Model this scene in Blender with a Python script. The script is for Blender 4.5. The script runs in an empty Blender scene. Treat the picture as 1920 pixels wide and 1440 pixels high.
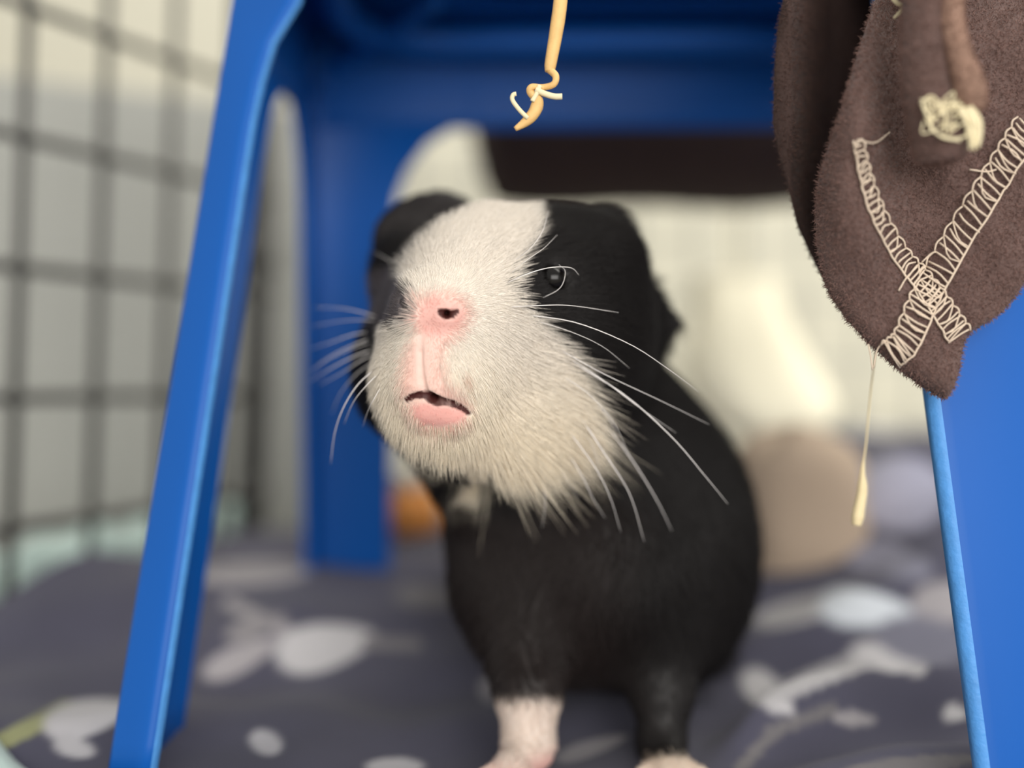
import bpy, bmesh, math, random
import numpy as np
from mathutils import Vector, Matrix, noise

random.seed(4)
RNG = np.random.default_rng(7)
SC = bpy.context.scene
COL = SC.collection

# ------------------------------------------------------------------ camera, world, light, exposure
F = 2058.0            # focal length in pixels of a 1920 x 1440 frame
CZ = 0.105            # lens height above the floor
cam = bpy.data.cameras.new('camera')
cam.sensor_width = 36.0
cam.lens = 36.0 * F / 1920.0
cam.clip_start = 0.01
cam.clip_end = 50
cam.dof.use_dof = True
cam.dof.focus_distance = 0.2605
cam.dof.aperture_fstop = 2.5
camo = bpy.data.objects.new('camera', cam)
COL.objects.link(camo)
camo.location = (0, 0, CZ)
camo.rotation_euler = (math.pi / 2, 0, 0)
SC.camera = camo

world = bpy.data.worlds.new('world')
SC.world = world
world.use_nodes = True
bg = world.node_tree.nodes['Background']
bg.inputs[0].default_value = (1.0, 0.965, 0.90, 1)
bg.inputs[1].default_value = 0.62


def area(name, loc, target, size, energy, color):
    l = bpy.data.lights.new(name, 'AREA')
    l.shape = 'RECTANGLE'
    l.size, l.size_y = size
    l.energy = energy
    l.color = color
    o = bpy.data.objects.new(name, l)
    COL.objects.link(o)
    o.location = loc
    o.rotation_euler = (Vector(target) - Vector(loc)).to_track_quat('-Z', 'Y').to_euler()
    return o


area('window_light', (0.34, -0.98, 0.32), (0.02, 0.35, 0.10), (1.4, 0.8), 18.0, (1.0, 0.97, 0.93))

area('far_fill_light', (.55, .52, 1.0), (.12, .92, .05), (.8, .6), 9.0, (1.0, .97, .88))  # added fill that brightens the wall and the things at the back

SC.view_settings.view_transform = 'Standard'
SC.view_settings.look = 'None'
SC.view_settings.gamma = 1.0
SC.view_settings.use_curve_mapping = False
SC.view_settings.exposure = 0.22


# ------------------------------------------------------------------ helpers
def P(px, py, d):
    """point seen at pixel (px, py) at distance d along the view axis"""
    return np.array([(px - 960.0) / F * d, d, CZ + (720.0 - py) / F * d])


def to_px(v):
    return 960 + v[..., 0] / v[..., 1] * F, 720 - (v[..., 2] - CZ) / v[..., 1] * F


def smooth(a, b, x):
    t = np.clip((x - a) / (b - a), 0, 1)
    return t * t * (3 - 2 * t)


def lin(r, g, b):
    return tuple(((c / 255) / 12.92 if c / 255 <= .04045 else ((c / 255 + .055) / 1.055) ** 2.4) for c in (r, g, b))


def tag(o, label=None, cat=None, group=None, kind=None):
    if label: o['label'] = label
    if cat: o['category'] = cat
    if group: o['group'] = group
    if kind: o['kind'] = kind
    return o


def empty(name, loc):
    o = bpy.data.objects.new(name, None)
    o.empty_display_size = 0.02
    o.location = loc
    COL.objects.link(o)
    return o


def link(name, data, mat=None, parent=None):
    o = bpy.data.objects.new(name, data)
    COL.objects.link(o)
    if mat: data.materials.append(mat)
    if parent is not None:
        o.parent = parent
        r = parent
        off = Vector((0, 0, 0))
        while r is not None:
            off += Vector(r.location)
            r = r.parent
        o.location = -off
    return o


def mesh(name, verts, faces, mat=None, parent=None, flat=False):
    me = bpy.data.meshes.new(name)
    me.from_pydata([tuple(map(float, v)) for v in verts], [], [tuple(map(int, f)) for f in faces])
    me.update()
    if not flat:
        me.polygons.foreach_set('use_smooth', [True] * len(me.polygons))
    return link(name, me, mat, parent)


class MB:
    def __init__(s): s.v, s.f = [], []

    def add(s, v, f):
        n = len(s.v)
        s.v.extend([tuple(map(float, p)) for p in v])
        s.f.extend([tuple(int(i) + n for i in q) for q in f])

    def tube(s, pts, rad, sides=8, caps=True):
        s.add(*tube_vf(pts, rad, sides, caps))

    def build(s, name, mat=None, parent=None, flat=False):
        return mesh(name, s.v, s.f, mat, parent, flat)


def tube_vf(pts, rad, sides=8, caps=True):
    pts = np.asarray(pts, float)
    n = len(pts)
    rad = np.full(n, rad) if np.isscalar(rad) else np.asarray(rad, float)
    T = np.gradient(pts, axis=0)
    T /= np.linalg.norm(T, axis=1)[:, None] + 1e-12
    ref = np.array([0, 0, 1.0]) if abs(T[0][2]) < .9 else np.array([0, 1.0, 0])
    V = []
    U = np.cross(T[0], ref); U /= np.linalg.norm(U)
    for i in range(n):
        U = U - T[i] * np.dot(U, T[i]); U /= np.linalg.norm(U) + 1e-12
        W = np.cross(T[i], U)
        for k in range(sides):
            a = 2 * math.pi * k / sides
            V.append(pts[i] + rad[i] * (math.cos(a) * U + math.sin(a) * W))
    Fc = []
    for i in range(n - 1):
        for k in range(sides):
            k2 = (k + 1) % sides
            Fc.append((i * sides + k, i * sides + k2, (i + 1) * sides + k2, (i + 1) * sides + k))
    if caps:
        Fc.append(tuple(range(sides - 1, -1, -1)))
        Fc.append(tuple((n - 1) * sides + k for k in range(sides)))
    return V, Fc


def spline(pts, m):
    """Catmull-Rom through pts, m samples"""
    p = np.asarray(pts, float)
    p = np.vstack([2 * p[0] - p[1], p, 2 * p[-1] - p[-2]])
    n = len(p) - 3
    out = []
    for t in np.linspace(0, n - 1e-6, m):
        i = int(t); u = t - i
        a, b, c, d = p[i:i + 4]
        out.append(.5 * (2 * b + (c - a) * u + (2 * a - 5 * b + 4 * c - d) * u * u + (3 * b - a - 3 * c + d) * u ** 3))
    return np.array(out)


def add_attr(me, name, colors):
    a = me.color_attributes.new(name, 'FLOAT_COLOR', 'POINT')
    c = np.ones((len(colors), 4), np.float32)
    c[:, :3] = colors
    a.data.foreach_set('color', c.ravel())


def hair(name, pts, rad, col, mat, parent):
    """pts (N,K,3), rad (N,K), col (N,3)"""
    N, K, _ = pts.shape
    hc = bpy.data.hair_curves.new(name)
    hc.add_curves([K] * N)
    hc.attributes['position'].data.foreach_set('vector', pts.astype(np.float32).ravel())
    r = hc.attributes.get('radius') or hc.attributes.new('radius', 'FLOAT', 'POINT')
    r.data.foreach_set('value', rad.astype(np.float32).ravel())
    c = hc.attributes.new('tint', 'FLOAT_COLOR', 'CURVE')
    cc = np.ones((N, 4), np.float32); cc[:, :3] = col
    c.data.foreach_set('color', cc.ravel())
    o = link(name, hc, mat, parent)
    o['kind'] = 'stuff'
    return o


# ------------------------------------------------------------------ materials
def mat(name, color=(.5, .5, .5), rough=.6, attr=None, spec=.5, bump=None, sheen=0, sss=0, var=None, coat=0, trans=0):
    m = bpy.data.materials.new(name)
    m.use_nodes = True
    nt = m.node_tree
    b = nt.nodes['Principled BSDF']
    b.inputs['Base Color'].default_value = (*color, 1)
    b.inputs['Roughness'].default_value = rough
    b.inputs['Specular IOR Level'].default_value = spec
    b.inputs['Sheen Weight'].default_value = sheen
    b.inputs['Coat Weight'].default_value = coat
    b.inputs['Coat Roughness'].default_value = .1
    if sss:
        b.inputs['Subsurface Weight'].default_value = sss
        b.inputs['Subsurface Radius'].default_value = (1, .4, .25)
        b.inputs['Subsurface Scale'].default_value = .003
    src = None
    if attr:
        a = nt.nodes.new('ShaderNodeAttribute'); a.attribute_name = attr
        src = a.outputs['Color']
    tc = nt.nodes.new('ShaderNodeTexCoord')
    if var:
        scale, amt = var
        n = nt.nodes.new('ShaderNodeTexNoise')
        n.inputs['Scale'].default_value = scale; n.inputs['Detail'].default_value = 5
        nt.links.new(tc.outputs['Object'], n.inputs['Vector'])
        r = nt.nodes.new('ShaderNodeMapRange')
        r.inputs['To Min'].default_value = 1 - amt; r.inputs['To Max'].default_value = 1 + amt
        nt.links.new(n.outputs['Fac'], r.inputs['Value'])
        mx = nt.nodes.new('ShaderNodeMix'); mx.data_type = 'RGBA'; mx.blend_type = 'MULTIPLY'
        mx.inputs['Factor'].default_value = 1
        if src: nt.links.new(src, mx.inputs['A'])
        else: mx.inputs['A'].default_value = (*color, 1)
        nt.links.new(r.outputs['Result'], mx.inputs['B'])
        src = mx.outputs['Result']
    if src: nt.links.new(src, b.inputs['Base Color'])
    if bump:
        scale, st, dist = bump
        n = nt.nodes.new('ShaderNodeTexNoise')
        n.inputs['Scale'].default_value = scale; n.inputs['Detail'].default_value = 6
        nt.links.new(tc.outputs['Object'], n.inputs['Vector'])
        bp = nt.nodes.new('ShaderNodeBump')
        bp.inputs['Strength'].default_value = st; bp.inputs['Distance'].default_value = dist
        nt.links.new(n.outputs['Fac'], bp.inputs['Height'])
        nt.links.new(bp.outputs['Normal'], b.inputs['Normal'])
    return m


M = {}
M['wall'] = mat('cream_wall', lin(208, 205, 189), .9, var=(3, .03), bump=(60, .15, .002))
M['floor'] = mat('grey_floor', lin(150, 146, 138), .6, var=(8, .1))
M['plastic'] = mat('blue_plastic', (0.0055, 0.094, 0.40), .38, spec=.2, bump=(9, .08, .002), var=(14, .08))
M['edge_shine'] = mat('highlit_worn_plastic', lin(80, 146, 214), .45, spec=.3, bump=(700, .4, .0006), var=(220, .22))  # paler blue paints a highlight on the edge beads, with specks of wear
M['wire'] = mat('dark_wire', (.050, .049, .046), .6)
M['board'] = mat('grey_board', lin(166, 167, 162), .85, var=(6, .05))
M['mint'] = mat('mint_cloth', lin(184, 205, 200), .95, bump=(300, .4, .001), sheen=.2)
M['blanket'] = mat('printed_fleece', attr='print', rough=.95, sheen=.08, bump=(900, .35, .0006), var=(55, .16))
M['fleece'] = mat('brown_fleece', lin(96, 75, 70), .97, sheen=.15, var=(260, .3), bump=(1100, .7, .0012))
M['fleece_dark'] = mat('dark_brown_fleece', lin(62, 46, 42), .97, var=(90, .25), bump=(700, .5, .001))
M['strap'] = mat('lit_tan_brown_fleece', lin(150, 120, 104), .97, var=(260, .3), bump=(1100, .7, .0012))  # lighter copy of the brown fleece, light on the strap end painted in
M['pile'] = mat('fleece_pile', attr='tint', rough=.9, spec=.2)
M['thread'] = mat('cream_thread', lin(214, 196, 176), .8)
M['cream_thread'] = mat('straw_thread', lin(226, 214, 178), .8)
M['raffia'] = mat('straw_raffia', lin(224, 182, 118), .6, var=(400, .15), bump=(900, .3, .0004))
M['straw'] = mat('pale_straw', lin(232, 214, 170), .7, var=(500, .1))
M['skin'] = mat('guinea_pig_skin', attr='coat', rough=.55, spec=.35, sss=.08, bump=(1800, .25, .0003))
M['fur'] = mat('fur_strands', attr='tint', rough=.5, spec=.25)
M['eye'] = mat('black_eye', (.004, .0035, .0035), .05, spec=.35)
M['whisker'] = mat('whisker_white', lin(235, 230, 228), .35)
M['tan'] = mat('tan_fabric', lin(176, 157, 138), .95, var=(30, .1), bump=(400, .3, .001))
M['pouch'] = mat('cream_fabric', lin(244, 238, 214), .9, bump=(300, .3, .001))
M['carrot'] = mat('carrot_orange', lin(232, 152, 74), .5, var=(120, .15))
M['paper'] = mat('off_white_paper', lin(235, 230, 215), .8)

# ------------------------------------------------------------------ room shell


def box_vf(x0, x1, y0, y1, z0, z1):
    v = [(x, y, z) for x in (x0, x1) for y in (y0, y1) for z in (z0, z1)]
    f = [(0, 1, 3, 2), (4, 6, 7, 5), (0, 4, 5, 1), (2, 3, 7, 6), (0, 2, 6, 4), (1, 5, 7, 3)]
    return v, f


tag(mesh('floor', *box_vf(-1.6, 1.6, -1.4, 1.15, -.05, -.006), M['floor'], flat=True), kind='structure')
tag(mesh('wall_back', *box_vf(-1.6, 1.6, 1.0, 1.1, -.006, 1.3), M['wall'], flat=True), kind='structure')

# ------------------------------------------------------------------ blanket (height field)


def hgt(x, y):
    x = np.asarray(x, float); y = np.asarray(y, float)
    z = .027 * smooth(.34, .47, y) * (1 - .75 * np.exp(-(((x - .037) / .040) ** 2 + ((y - .40) / .060) ** 2) ** 2))
    z = z + .007 * smooth(-.085, -.16, x) * smooth(.27, .33, y)
    z = z + .050 * smooth(.105, .190, x) * smooth(.37, .50, y)
    z = z + .010 * np.exp(-(((x + .055) / .045) ** 2 + ((y - .335) / .022) ** 2))       # soft mound, left of the feet
    z = z + .006 * np.exp(-(((x + .085) / .02) ** 2 + ((y - .40) / .02) ** 2))
    cy = .335 - .9 * (x - .115) ** 2 * 8 + .10 * (x - .1)
    z = z + .016 * smooth(.045, .075, x) * np.exp(-((y - cy) / .012) ** 2)              # arched fold, right
    cy2 = .285 + .14 * (x - .1)
    z = z + .010 * smooth(.04, .08, x) * np.exp(-((y - cy2) / .014) ** 2)
    cy3 = .40 + .2 * (x - .1)
    z = z + .008 * smooth(.05, .09, x) * np.exp(-((y - cy3) / .014) ** 2)
    z = z + .0045 * np.sin(38 * x + 25 * y + 1.2) * np.sin(31 * y - 14 * x) * smooth(.26, .34, y)
    z = z + .0020 * np.sin(95 * x - 40 * y) * np.sin(70 * y + 33 * x + .7)
    # flat where the animal's feet stand
    for fx, fy in ((.003, .288), (.041, .303)):
        z = z * (1 - .95 * np.exp(-(((x - fx) / .022) ** 2 + ((y - fy) / .022) ** 2)))
    return z


def ellpx(px, py, cx, cy, a, b, ang):
    c, s = math.cos(math.radians(ang)), math.sin(math.radians(ang))
    dx, dy = px - cx, py - cy
    u = (dx * c + dy * s) / a; v = (-dx * s + dy * c) / b
    return np.sqrt(u * u + v * v)


def leaf(px, py, cx, cy, a, b, ang):
    """leaf: pointed at +a end"""
    c, s = math.cos(math.radians(ang)), math.sin(math.radians(ang))
    dx, dy = px - cx, py - cy
    u = (dx * c + dy * s) / a; v = (-dx * s + dy * c) / b
    w = np.clip(1 - u, 0, 2) * .5
    return np.sqrt(u * u + (v / (.55 + .55 * w)) ** 2)


def polyline_d(px, py, pts):
    best = np.full(px.shape, 1e9)
    for (x0, y0), (x1, y1) in zip(pts[:-1], pts[1:]):
        dx, dy = x1 - x0, y1 - y0
        t = np.clip(((px - x0) * dx + (py - y0) * dy) / (dx * dx + dy * dy), 0, 1)
        best = np.minimum(best, np.hypot(px - x0 - t * dx, py - y0 - t * dy))
    return best


def build_blanket():
    nx, ny = 420, 420
    X = np.linspace(-.30, .40, nx)
    Y = .13 + (.69 - .13) * np.linspace(0, 1, ny) ** 1.25
    gx, gy = np.meshgrid(X, Y)
    # left border follows the cage side
    lim = np.minimum(-.186 + .49 * (gy - .4355), -.07)
    gx = np.where(gx < 0, gx * (lim / -.30), gx)
    gz = hgt(gx, gy)
    V = np.stack([gx, gy, gz], -1).reshape(-1, 3)
    px, py = to_px(V)
    base = np.array(lin(72, 71, 88)); white = np.array(lin(186, 184, 187)); grey = np.array(lin(150, 146, 150))
    green = np.array(lin(150, 152, 110)); lav = np.array(lin(140, 140, 158))
    C = np.tile(base, (len(V), 1))

    def put(mask_d, col, soft=.12):
        nonlocal C
        w = 1 - smooth(1 - soft, 1 + soft, mask_d)
        C = C * (1 - w[:, None]) + col * w[:, None]
    put(polyline_d(px, py, [(-60, 1420), (60, 1362), (125, 1330)]) / 16, green)
    put(polyline_d(px, py, [(430, 1130), (530, 1180), (600, 1215)]) / 12, grey)
    put(leaf(px, py, 610, 1212, 95, 52, -12), white)
    put(leaf(px, py, 455, 1232, 82, 30, -26), grey * 1.15)
    put(leaf(px, py, 480, 1175, 60, 22, -20), grey * .8)
    put(polyline_d(px, py, [(690, 1205), (780, 1208)]) / 12, grey * .6)
    put(leaf(px, py, 165, 1345, 85, 40, -14), white * 1.1)
    put(leaf(px, py, 140, 1400, 40, 25, 20), white)
    put(ellpx(px, py, 498, 1392, 32, 22, 25), white)
    put(ellpx(px, py, 740, 1437, 55, 16, 0), white)
    put(ellpx(px, py, 918, 1292, 20, 26, 0), grey)
    put(leaf(px, py, 810, 1120, 70, 24, 5), grey * .5)
    put(leaf(px, py, 1520, 1140, 110, 26, -14), white * .8)
    put(leaf(px, py, 1625, 1142, 90, 42, 6), lin(200, 206, 214))
    put(leaf(px, py, 1440, 1300, 60, 34, 40), white)
    put(polyline_d(px, py, [(1440, 1310), (1530, 1272), (1600, 1245), (1650, 1228), (1720, 1250)]) / 17, white * .85)
    put(ellpx(px, py, 1655, 1232, 62, 24, 14), white)
    put(ellpx(px, py, 1600, 1348, 42, 14, 0), grey)
    put(ellpx(px, py, 1790, 1338, 24, 15, 0), white)
    put(ellpx(px, py, 1770, 1130, 60, 40, 0), grey)
    put(leaf(px, py, 1700, 1440, 140, 26, -8), grey * .45)
    put(ellpx(px, py, 1640, 1040, 60, 30, 0), lav)
    put(ellpx(px, py, 1690, 925, 90, 70, 0), lav * 1.25)
    put(ellpx(px, py, 1730, 1200, 90, 45, 10), lav * .55)  # pale patch paints in daylight on the right of the blanket
    put(ellpx(px, py, 1690, 1060, 60, 26, 10), lav * .8)  # daylight painted in here as well
    put(leaf(px, py, 1110, 1402, 70, 18, -18), grey)
    put(ellpx(px, py, 470, 1075, 110, 22, -3), grey * 1.05)
    put(polyline_d(px, py, [(1390, 1440), (1450, 1370), (1560, 1330)]) / 12, grey * .5)
    # further leaves out of the picture, in cloth coordinates
    for (cx, cy) in ((-.02, .20), (.06, .19), (-.08, .22), (.13, .21), (.25, .35), (.30, .50), (.20, .62), (0, .66), (-.12, .60)):
        put(leaf(V[:, 0], V[:, 1], cx, cy, .02, .009, random.uniform(0, 180)), white)
    Fc = []
    idx = np.arange(nx * ny).reshape(ny, nx)
    q = np.stack([idx[:-1, :-1], idx[:-1, 1:], idx[1:, 1:], idx[1:, :-1]], -1).reshape(-1, 4)
    # underside
    n = len(V)
    V2 = V.copy(); V2[:, 2] -= .004
    V2[:, 2] = np.maximum(V2[:, 2], -.006)
    rim = np.concatenate([idx[0, :], idx[1:, -1], idx[-1, -2::-1], idx[-2:0:-1, 0]])
    r2 = np.roll(rim, -1)
    side = np.stack([rim, rim + n, r2 + n, r2], -1)
    faces = np.concatenate([q, q[:, ::-1] + n, side])
    me = bpy.data.meshes.new('blanket')
    VV = np.concatenate([V, V2])
    me.from_pydata(VV.tolist(), [], faces.tolist())
    me.polygons.foreach_set('use_smooth', [True] * len(me.polygons))
    add_attr(me, 'print', np.concatenate([C, C]))
    o = link('blanket', me, M['blanket'])
    tag(o, 'dark grey-purple fleece blanket printed with pale leaves, rumpled under the guinea pig', 'blanket')


build_blanket()

# ------------------------------------------------------------------ blue plastic stool
# the four corner lines, foot -> top
ZT = .247
CORN = {
    'fl': (P(192, 1440, .275) * [1, 1, 0] + [0, 0, .003], np.array([-.0765, .318, ZT])),
    'fr': (np.array([.1420, .253, .004]), np.array([.1212, .279, ZT])),
    'rl': (np.array([-.0850, .472, .018]), np.array([-.0835, .446, ZT])),
    'rr': (np.array([.2180, .466, .030]), np.array([.1900, .440, ZT])),
}
stool = empty('plastic_stool', (.03, .36, 0))
tag(stool, 'blue plastic stool standing over the guinea pig, with splayed angled legs', 'stool')


def unit(v):
    return v / np.linalg.norm(v)


def leg(c, a_to, b_to, wa, wb, bead_a, bead_b):
    """L section swept from foot to top; arms run towards corners a_to and b_to; (width foot, width top, fillet)"""
    c0, c1 = CORN[c]
    n = 22
    th = .0026
    rows = []
    prof_n = None
    for i in range(n):
        t = i / (n - 1)
        o = c0 + (c1 - c0) * t
        A = (CORN[a_to][0] + (CORN[a_to][1] - CORN[a_to][0]) * t) - o
        B = (CORN[b_to][0] + (CORN[b_to][1] - CORN[b_to][0]) * t) - o
        A[2] = 0; B[2] = 0
        A = unit(A); B = unit(B)
        z = o[2]
        fr = .042
        fil = fr * (1 - math.sqrt(max(0, 1 - np.clip((z - (.211 - fr)) / fr, 0, 1) ** 2)))
        la = wa[0] + (wa[1] - wa[0]) * t + fil * wa[2]
        lb = wb[0] + (wb[1] - wb[0]) * t + fil * wb[2]

        def end(L, r, s):        # rounded bead at the free edge, in (along, across) units
            pts = []
            for k in range(7):
                a = math.radians(-150 + 300 * k / 6)
                pts.append((L - r + r * math.cos(a), th / 2 + r * math.sin(a)))
            return pts
        # profile in coordinates (a, b): outer corner at 0,0, arms in +a and +b
        pr = [(0.0012, 0), (0.0, 0.0012)]
        eb = end(lb, bead_b, 1)
        pr += [(q[1], q[0]) for q in eb]
        pr += [(th, th * 1.6), (th * 1.2, th * 1.2), (th * 1.6, th)]
        ea = end(la, bead_a, 1)
        pr += [(q[0], q[1]) for q in reversed(ea)]
        rows.append([o + A * a + B * b for a, b in pr])
        prof_n = len(pr)
    V = [p for r in rows for p in r]
    Fc = []
    for i in range(n - 1):
        for k in range(prof_n):
            k2 = (k + 1) % prof_n
            Fc.append((i * prof_n + k, i * prof_n + k2, (i + 1) * prof_n + k2, (i + 1) * prof_n + k))
    Fc.append(tuple(range(prof_n)))
    Fc.append(tuple((n - 1) * prof_n + k for k in range(prof_n)))
    o = mesh('leg', V, Fc, M['plastic'], stool)
    if c in ('fl', 'fr'):                      # painted highlight, speckled with wear, along the front arm's free edge
        o.data.materials.append(M['edge_shine'])
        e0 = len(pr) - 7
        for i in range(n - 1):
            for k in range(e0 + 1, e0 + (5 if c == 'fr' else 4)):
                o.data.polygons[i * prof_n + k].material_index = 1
    bm = bmesh.new(); bm.from_mesh(o.data)
    bmesh.ops.recalc_face_normals(bm, faces=bm.faces)
    bm.to_mesh(o.data); bm.free()
    return o


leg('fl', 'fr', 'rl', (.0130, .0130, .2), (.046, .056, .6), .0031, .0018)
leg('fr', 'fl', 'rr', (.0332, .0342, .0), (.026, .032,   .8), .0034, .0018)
leg('rl', 'rr', 'fl', (.0330, .0360, .8), (.016, .022, .6), .0018, .0018)
leg('rr', 'rl', 'fr', (.0220, .0260, .8), (.020, .024, .6), .0018, .0018)


def apron(a, b, zb=.211):
    """plate between two leg tops"""
    mb = MB()
    nz, nx_ = 6, 12
    cen = np.mean([CORN[k][1] for k in CORN], axis=0)
    rows = []
    for off in (0, .0026):
        for i in range(nz):
            z = zb + (ZT - zb) * i / (nz - 1)
            pa, pb = [CORN[k][0] + (CORN[k][1] - CORN[k][0]) * ((z - CORN[k][0][2]) / (ZT - CORN[k][0][2])) for k in (a, b)]
            d = unit(pb - pa); nrm = np.array([-d[1], d[0], 0])
            if np.dot(nrm, cen - pa) < 0: nrm = -nrm
            for j in range(nx_):
                s = .02 + .96 * j / (nx_ - 1)
                rows.append(pa + (pb - pa) * s + nrm * (off + .0001) - np.array([0, 0, .0005]) * (off > 0))
    N = nz * nx_
    Fc = []
    for i in range(nz - 1):
        for j in range(nx_ - 1):
            q = (i * nx_ + j, i * nx_ + j + 1, (i + 1) * nx_ + j + 1, (i + 1) * nx_ + j)
            Fc.append(q); Fc.append(tuple(k + N for k in q[::-1]))
    for j in range(nx_ - 1):
        Fc.append((j, j + N, j + 1 + N, j + 1))
        t0 = (nz - 1) * nx_
        Fc.append((t0 + j, t0 + j + 1, t0 + j + 1 + N, t0 + j + N))
    for i in range(nz - 1):
        Fc.append((i * nx_, (i + 1) * nx_, (i + 1) * nx_ + N, i * nx_ + N))
        e = nx_ - 1
        Fc.append((i * nx_ + e, i * nx_ + e + N, (i + 1) * nx_ + e + N, (i + 1) * nx_ + e))
    mb.add(rows, Fc)
    # rolled bead along the lower edge
    mid = [(rows[j] + rows[j + N]) / 2 for j in range(nx_)]
    mb.tube(mid, .0021, 8)
    o = mb.build('apron', M['plastic'], stool)
    bm = bmesh.new(); bm.from_mesh(o.data)
    bmesh.ops.recalc_face_normals(bm, faces=bm.faces)
    bm.to_mesh(o.data); bm.free()
    md = o.modifiers.new('edge', 'EDGE_SPLIT'); md.split_angle = math.radians(40)


apron('rl', 'rr'); apron('fl', 'rl'); apron('fr', 'rr'); apron('fl', 'fr', .226)


def seat():
    mb = MB()
    tops = [CORN[k][1] for k in ('fl', 'fr', 'rr', 'rl')]
    cen = np.mean(tops, axis=0)

    def ring(scale, z, rnd, m=48):
        pts = []
        for i in range(4):
            a, b, c = tops[i - 1], tops[i], tops[(i + 1) % 4]
            b_ = cen + (b - cen) * scale
            a_ = cen + (a - cen) * scale; c_ = cen + (c - cen) * scale
            p0 = b_ + unit(a_ - b_) * rnd; p1 = b_ + unit(c_ - b_) * rnd
            for k in range(m // 4):
                t = k / (m // 4 - 1)
                q = (1 - t) ** 2 * p0 + 2 * t * (1 - t) * b_ + t * t * p1
                pts.append(np.array([q[0], q[1], z]))
        return pts
    rings = [ring(.0, ZT + .002, 0.0001), ring(.5, ZT + .002, .03), ring(1.0, ZT + .001, .02), ring(1.06, ZT - .002, .02), ring(1.08, ZT + .002, .02),
             ring(1.07, ZT + .008, .02), ring(1.0, ZT + .011, .02), ring(.5, ZT + .010, .03), ring(.0, ZT + .010, .0001)]
    m = len(rings[0])
    V = [p for r in rings for p in r]
    Fc = []
    for i in range(len(rings) - 1):
        for k in range(m):
            k2 = (k + 1) % m
            Fc.append((i * m + k, (i + 1) * m + k, (i + 1) * m + k2, i * m + k2))
    mb.add(V, Fc)
    # stiffening ridges beneath: one rounded ring and two cross ribs
    mb.build('seat', M['plastic'], stool)
    rr = ring(.84, ZT - .008, .05, 64)
    mb = MB(); mb.tube(rr + rr[:2], .0062, 12, False)
    mb.build('ring_rib', M['plastic'], stool)


seat()
# gusset rib in the rear corner under the seat
mb = MB()
a = CORN['rl'][1] + np.array([.012, -.003, -.014]); b = a + np.array([.045, -.045, .012])
mb.tube(spline([a + [-.006, .004, -.012], a, (a + b) / 2 + [0, 0, -.002], b], 14), .0035, 8)
mb.build('corner_rib', M['plastic'], stool)

# ------------------------------------------------------------------ wire cage, left
E = np.array([.44, .898, 0.0]); UPV = np.array([.035, .0, 1.0])
Q0 = np.array([-.1967, .4355, .112])


def cage_pt(t, z):
    return Q0 + E * t + UPV * (z - .112)


cage = empty('wire_cage_panel', tuple(cage_pt(0, .0)))
tag(cage, 'dark wire grid cage panel running along beside the blue stool', 'cage panel')
for i in range(-3, 4):
    t = i * .0405
    mesh('wire', *tube_vf([cage_pt(t, .0), cage_pt(t, .17), cage_pt(t, .40)], .0024, 8), M['wire'], cage)
for k in range(8):
    z = -.0055 + .105 + (k - 2) * .0512
    mesh('wire', *tube_vf([cage_pt(-.15, z) + [.0045, 0, 0], cage_pt(0, z) + [.0045, 0, 0], cage_pt(.15, z) + [.0045, 0, 0]], .0024, 8), M['wire'], cage)
mb = MB()
mb.tube([cage_pt(.146, .0), cage_pt(.146, .15), cage_pt(.146, .40)], .0070, 12)
for z in (.05, .17, .29):
    mb.tube([cage_pt(.146, z - .006), cage_pt(.146, z + .006)], .0088, 12)
mb.build('corner_post', M['wire'], cage)

# rear cage panel
cage2 = empty('wire_cage_panel', (.05, .70, 0))
tag(cage2, 'thin blurred wire grid panel standing in front of the cream wall', 'cage panel')
for i in range(0, 15):
    x = -.13 + i * .035
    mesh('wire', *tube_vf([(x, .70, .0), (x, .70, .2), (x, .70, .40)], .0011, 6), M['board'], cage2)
for k in range(11):
    z = .004 + k * .0385
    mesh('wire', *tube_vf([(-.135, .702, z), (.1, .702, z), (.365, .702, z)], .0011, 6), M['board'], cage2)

# grey board behind the left cage panel
a = np.array([-.42, .500, 0]); b = np.array([-.085, .675, 0])
d_ = unit(b - a); nn = np.array([-d_[1], d_[0], 0])
mb = MB()
zt0, zt1 = .268, .268
V = []
for s in (0, .010):
    V += [a + nn * s, b + nn * s, b + nn * s + [0, 0, zt1], a + nn * s + [0, 0, zt0]]
mb.add(V, [(0, 1, 2, 3), (7, 6, 5, 4), (0, 4, 5, 1), (1, 5, 6, 2), (2, 6, 7, 3), (3, 7, 4, 0)])
o = mb.build('grey_board', M['board'], flat=True)
tag(o, 'plain grey board standing upright behind the wire cage panel', 'board')
bv = o.modifiers.new('bevel', 'BEVEL'); bv.width = .002; bv.segments = 2

# mint towel rolled along the foot of the cage
pts = [cage_pt(t, 0) * [1, 1, 0] + np.array([-.026, .012, zc]) for t, zc in ((-.14, .020), (-.07, .021), (0, .021), (.05, .021), (.10, .021), (.14, .024), (.17, .026))]
sp = spline(pts, 60)
V, Fc = tube_vf(sp, .0165 + .003 * np.sin(np.linspace(0, 19, 60)) * np.cos(np.linspace(0, 7, 60)), 20)
V = np.array(V)
V += .0018 * np.stack([np.sin(V[:, 1] * 160 + V[:, 2] * 230), np.cos(V[:, 0] * 190), np.sin(V[:, 0] * 210 + V[:, 1] * 120)], -1)
tag(mesh('towel', V, Fc, M['mint']), 'pale mint towel rolled along the foot of the cage panel', 'towel')
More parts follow.
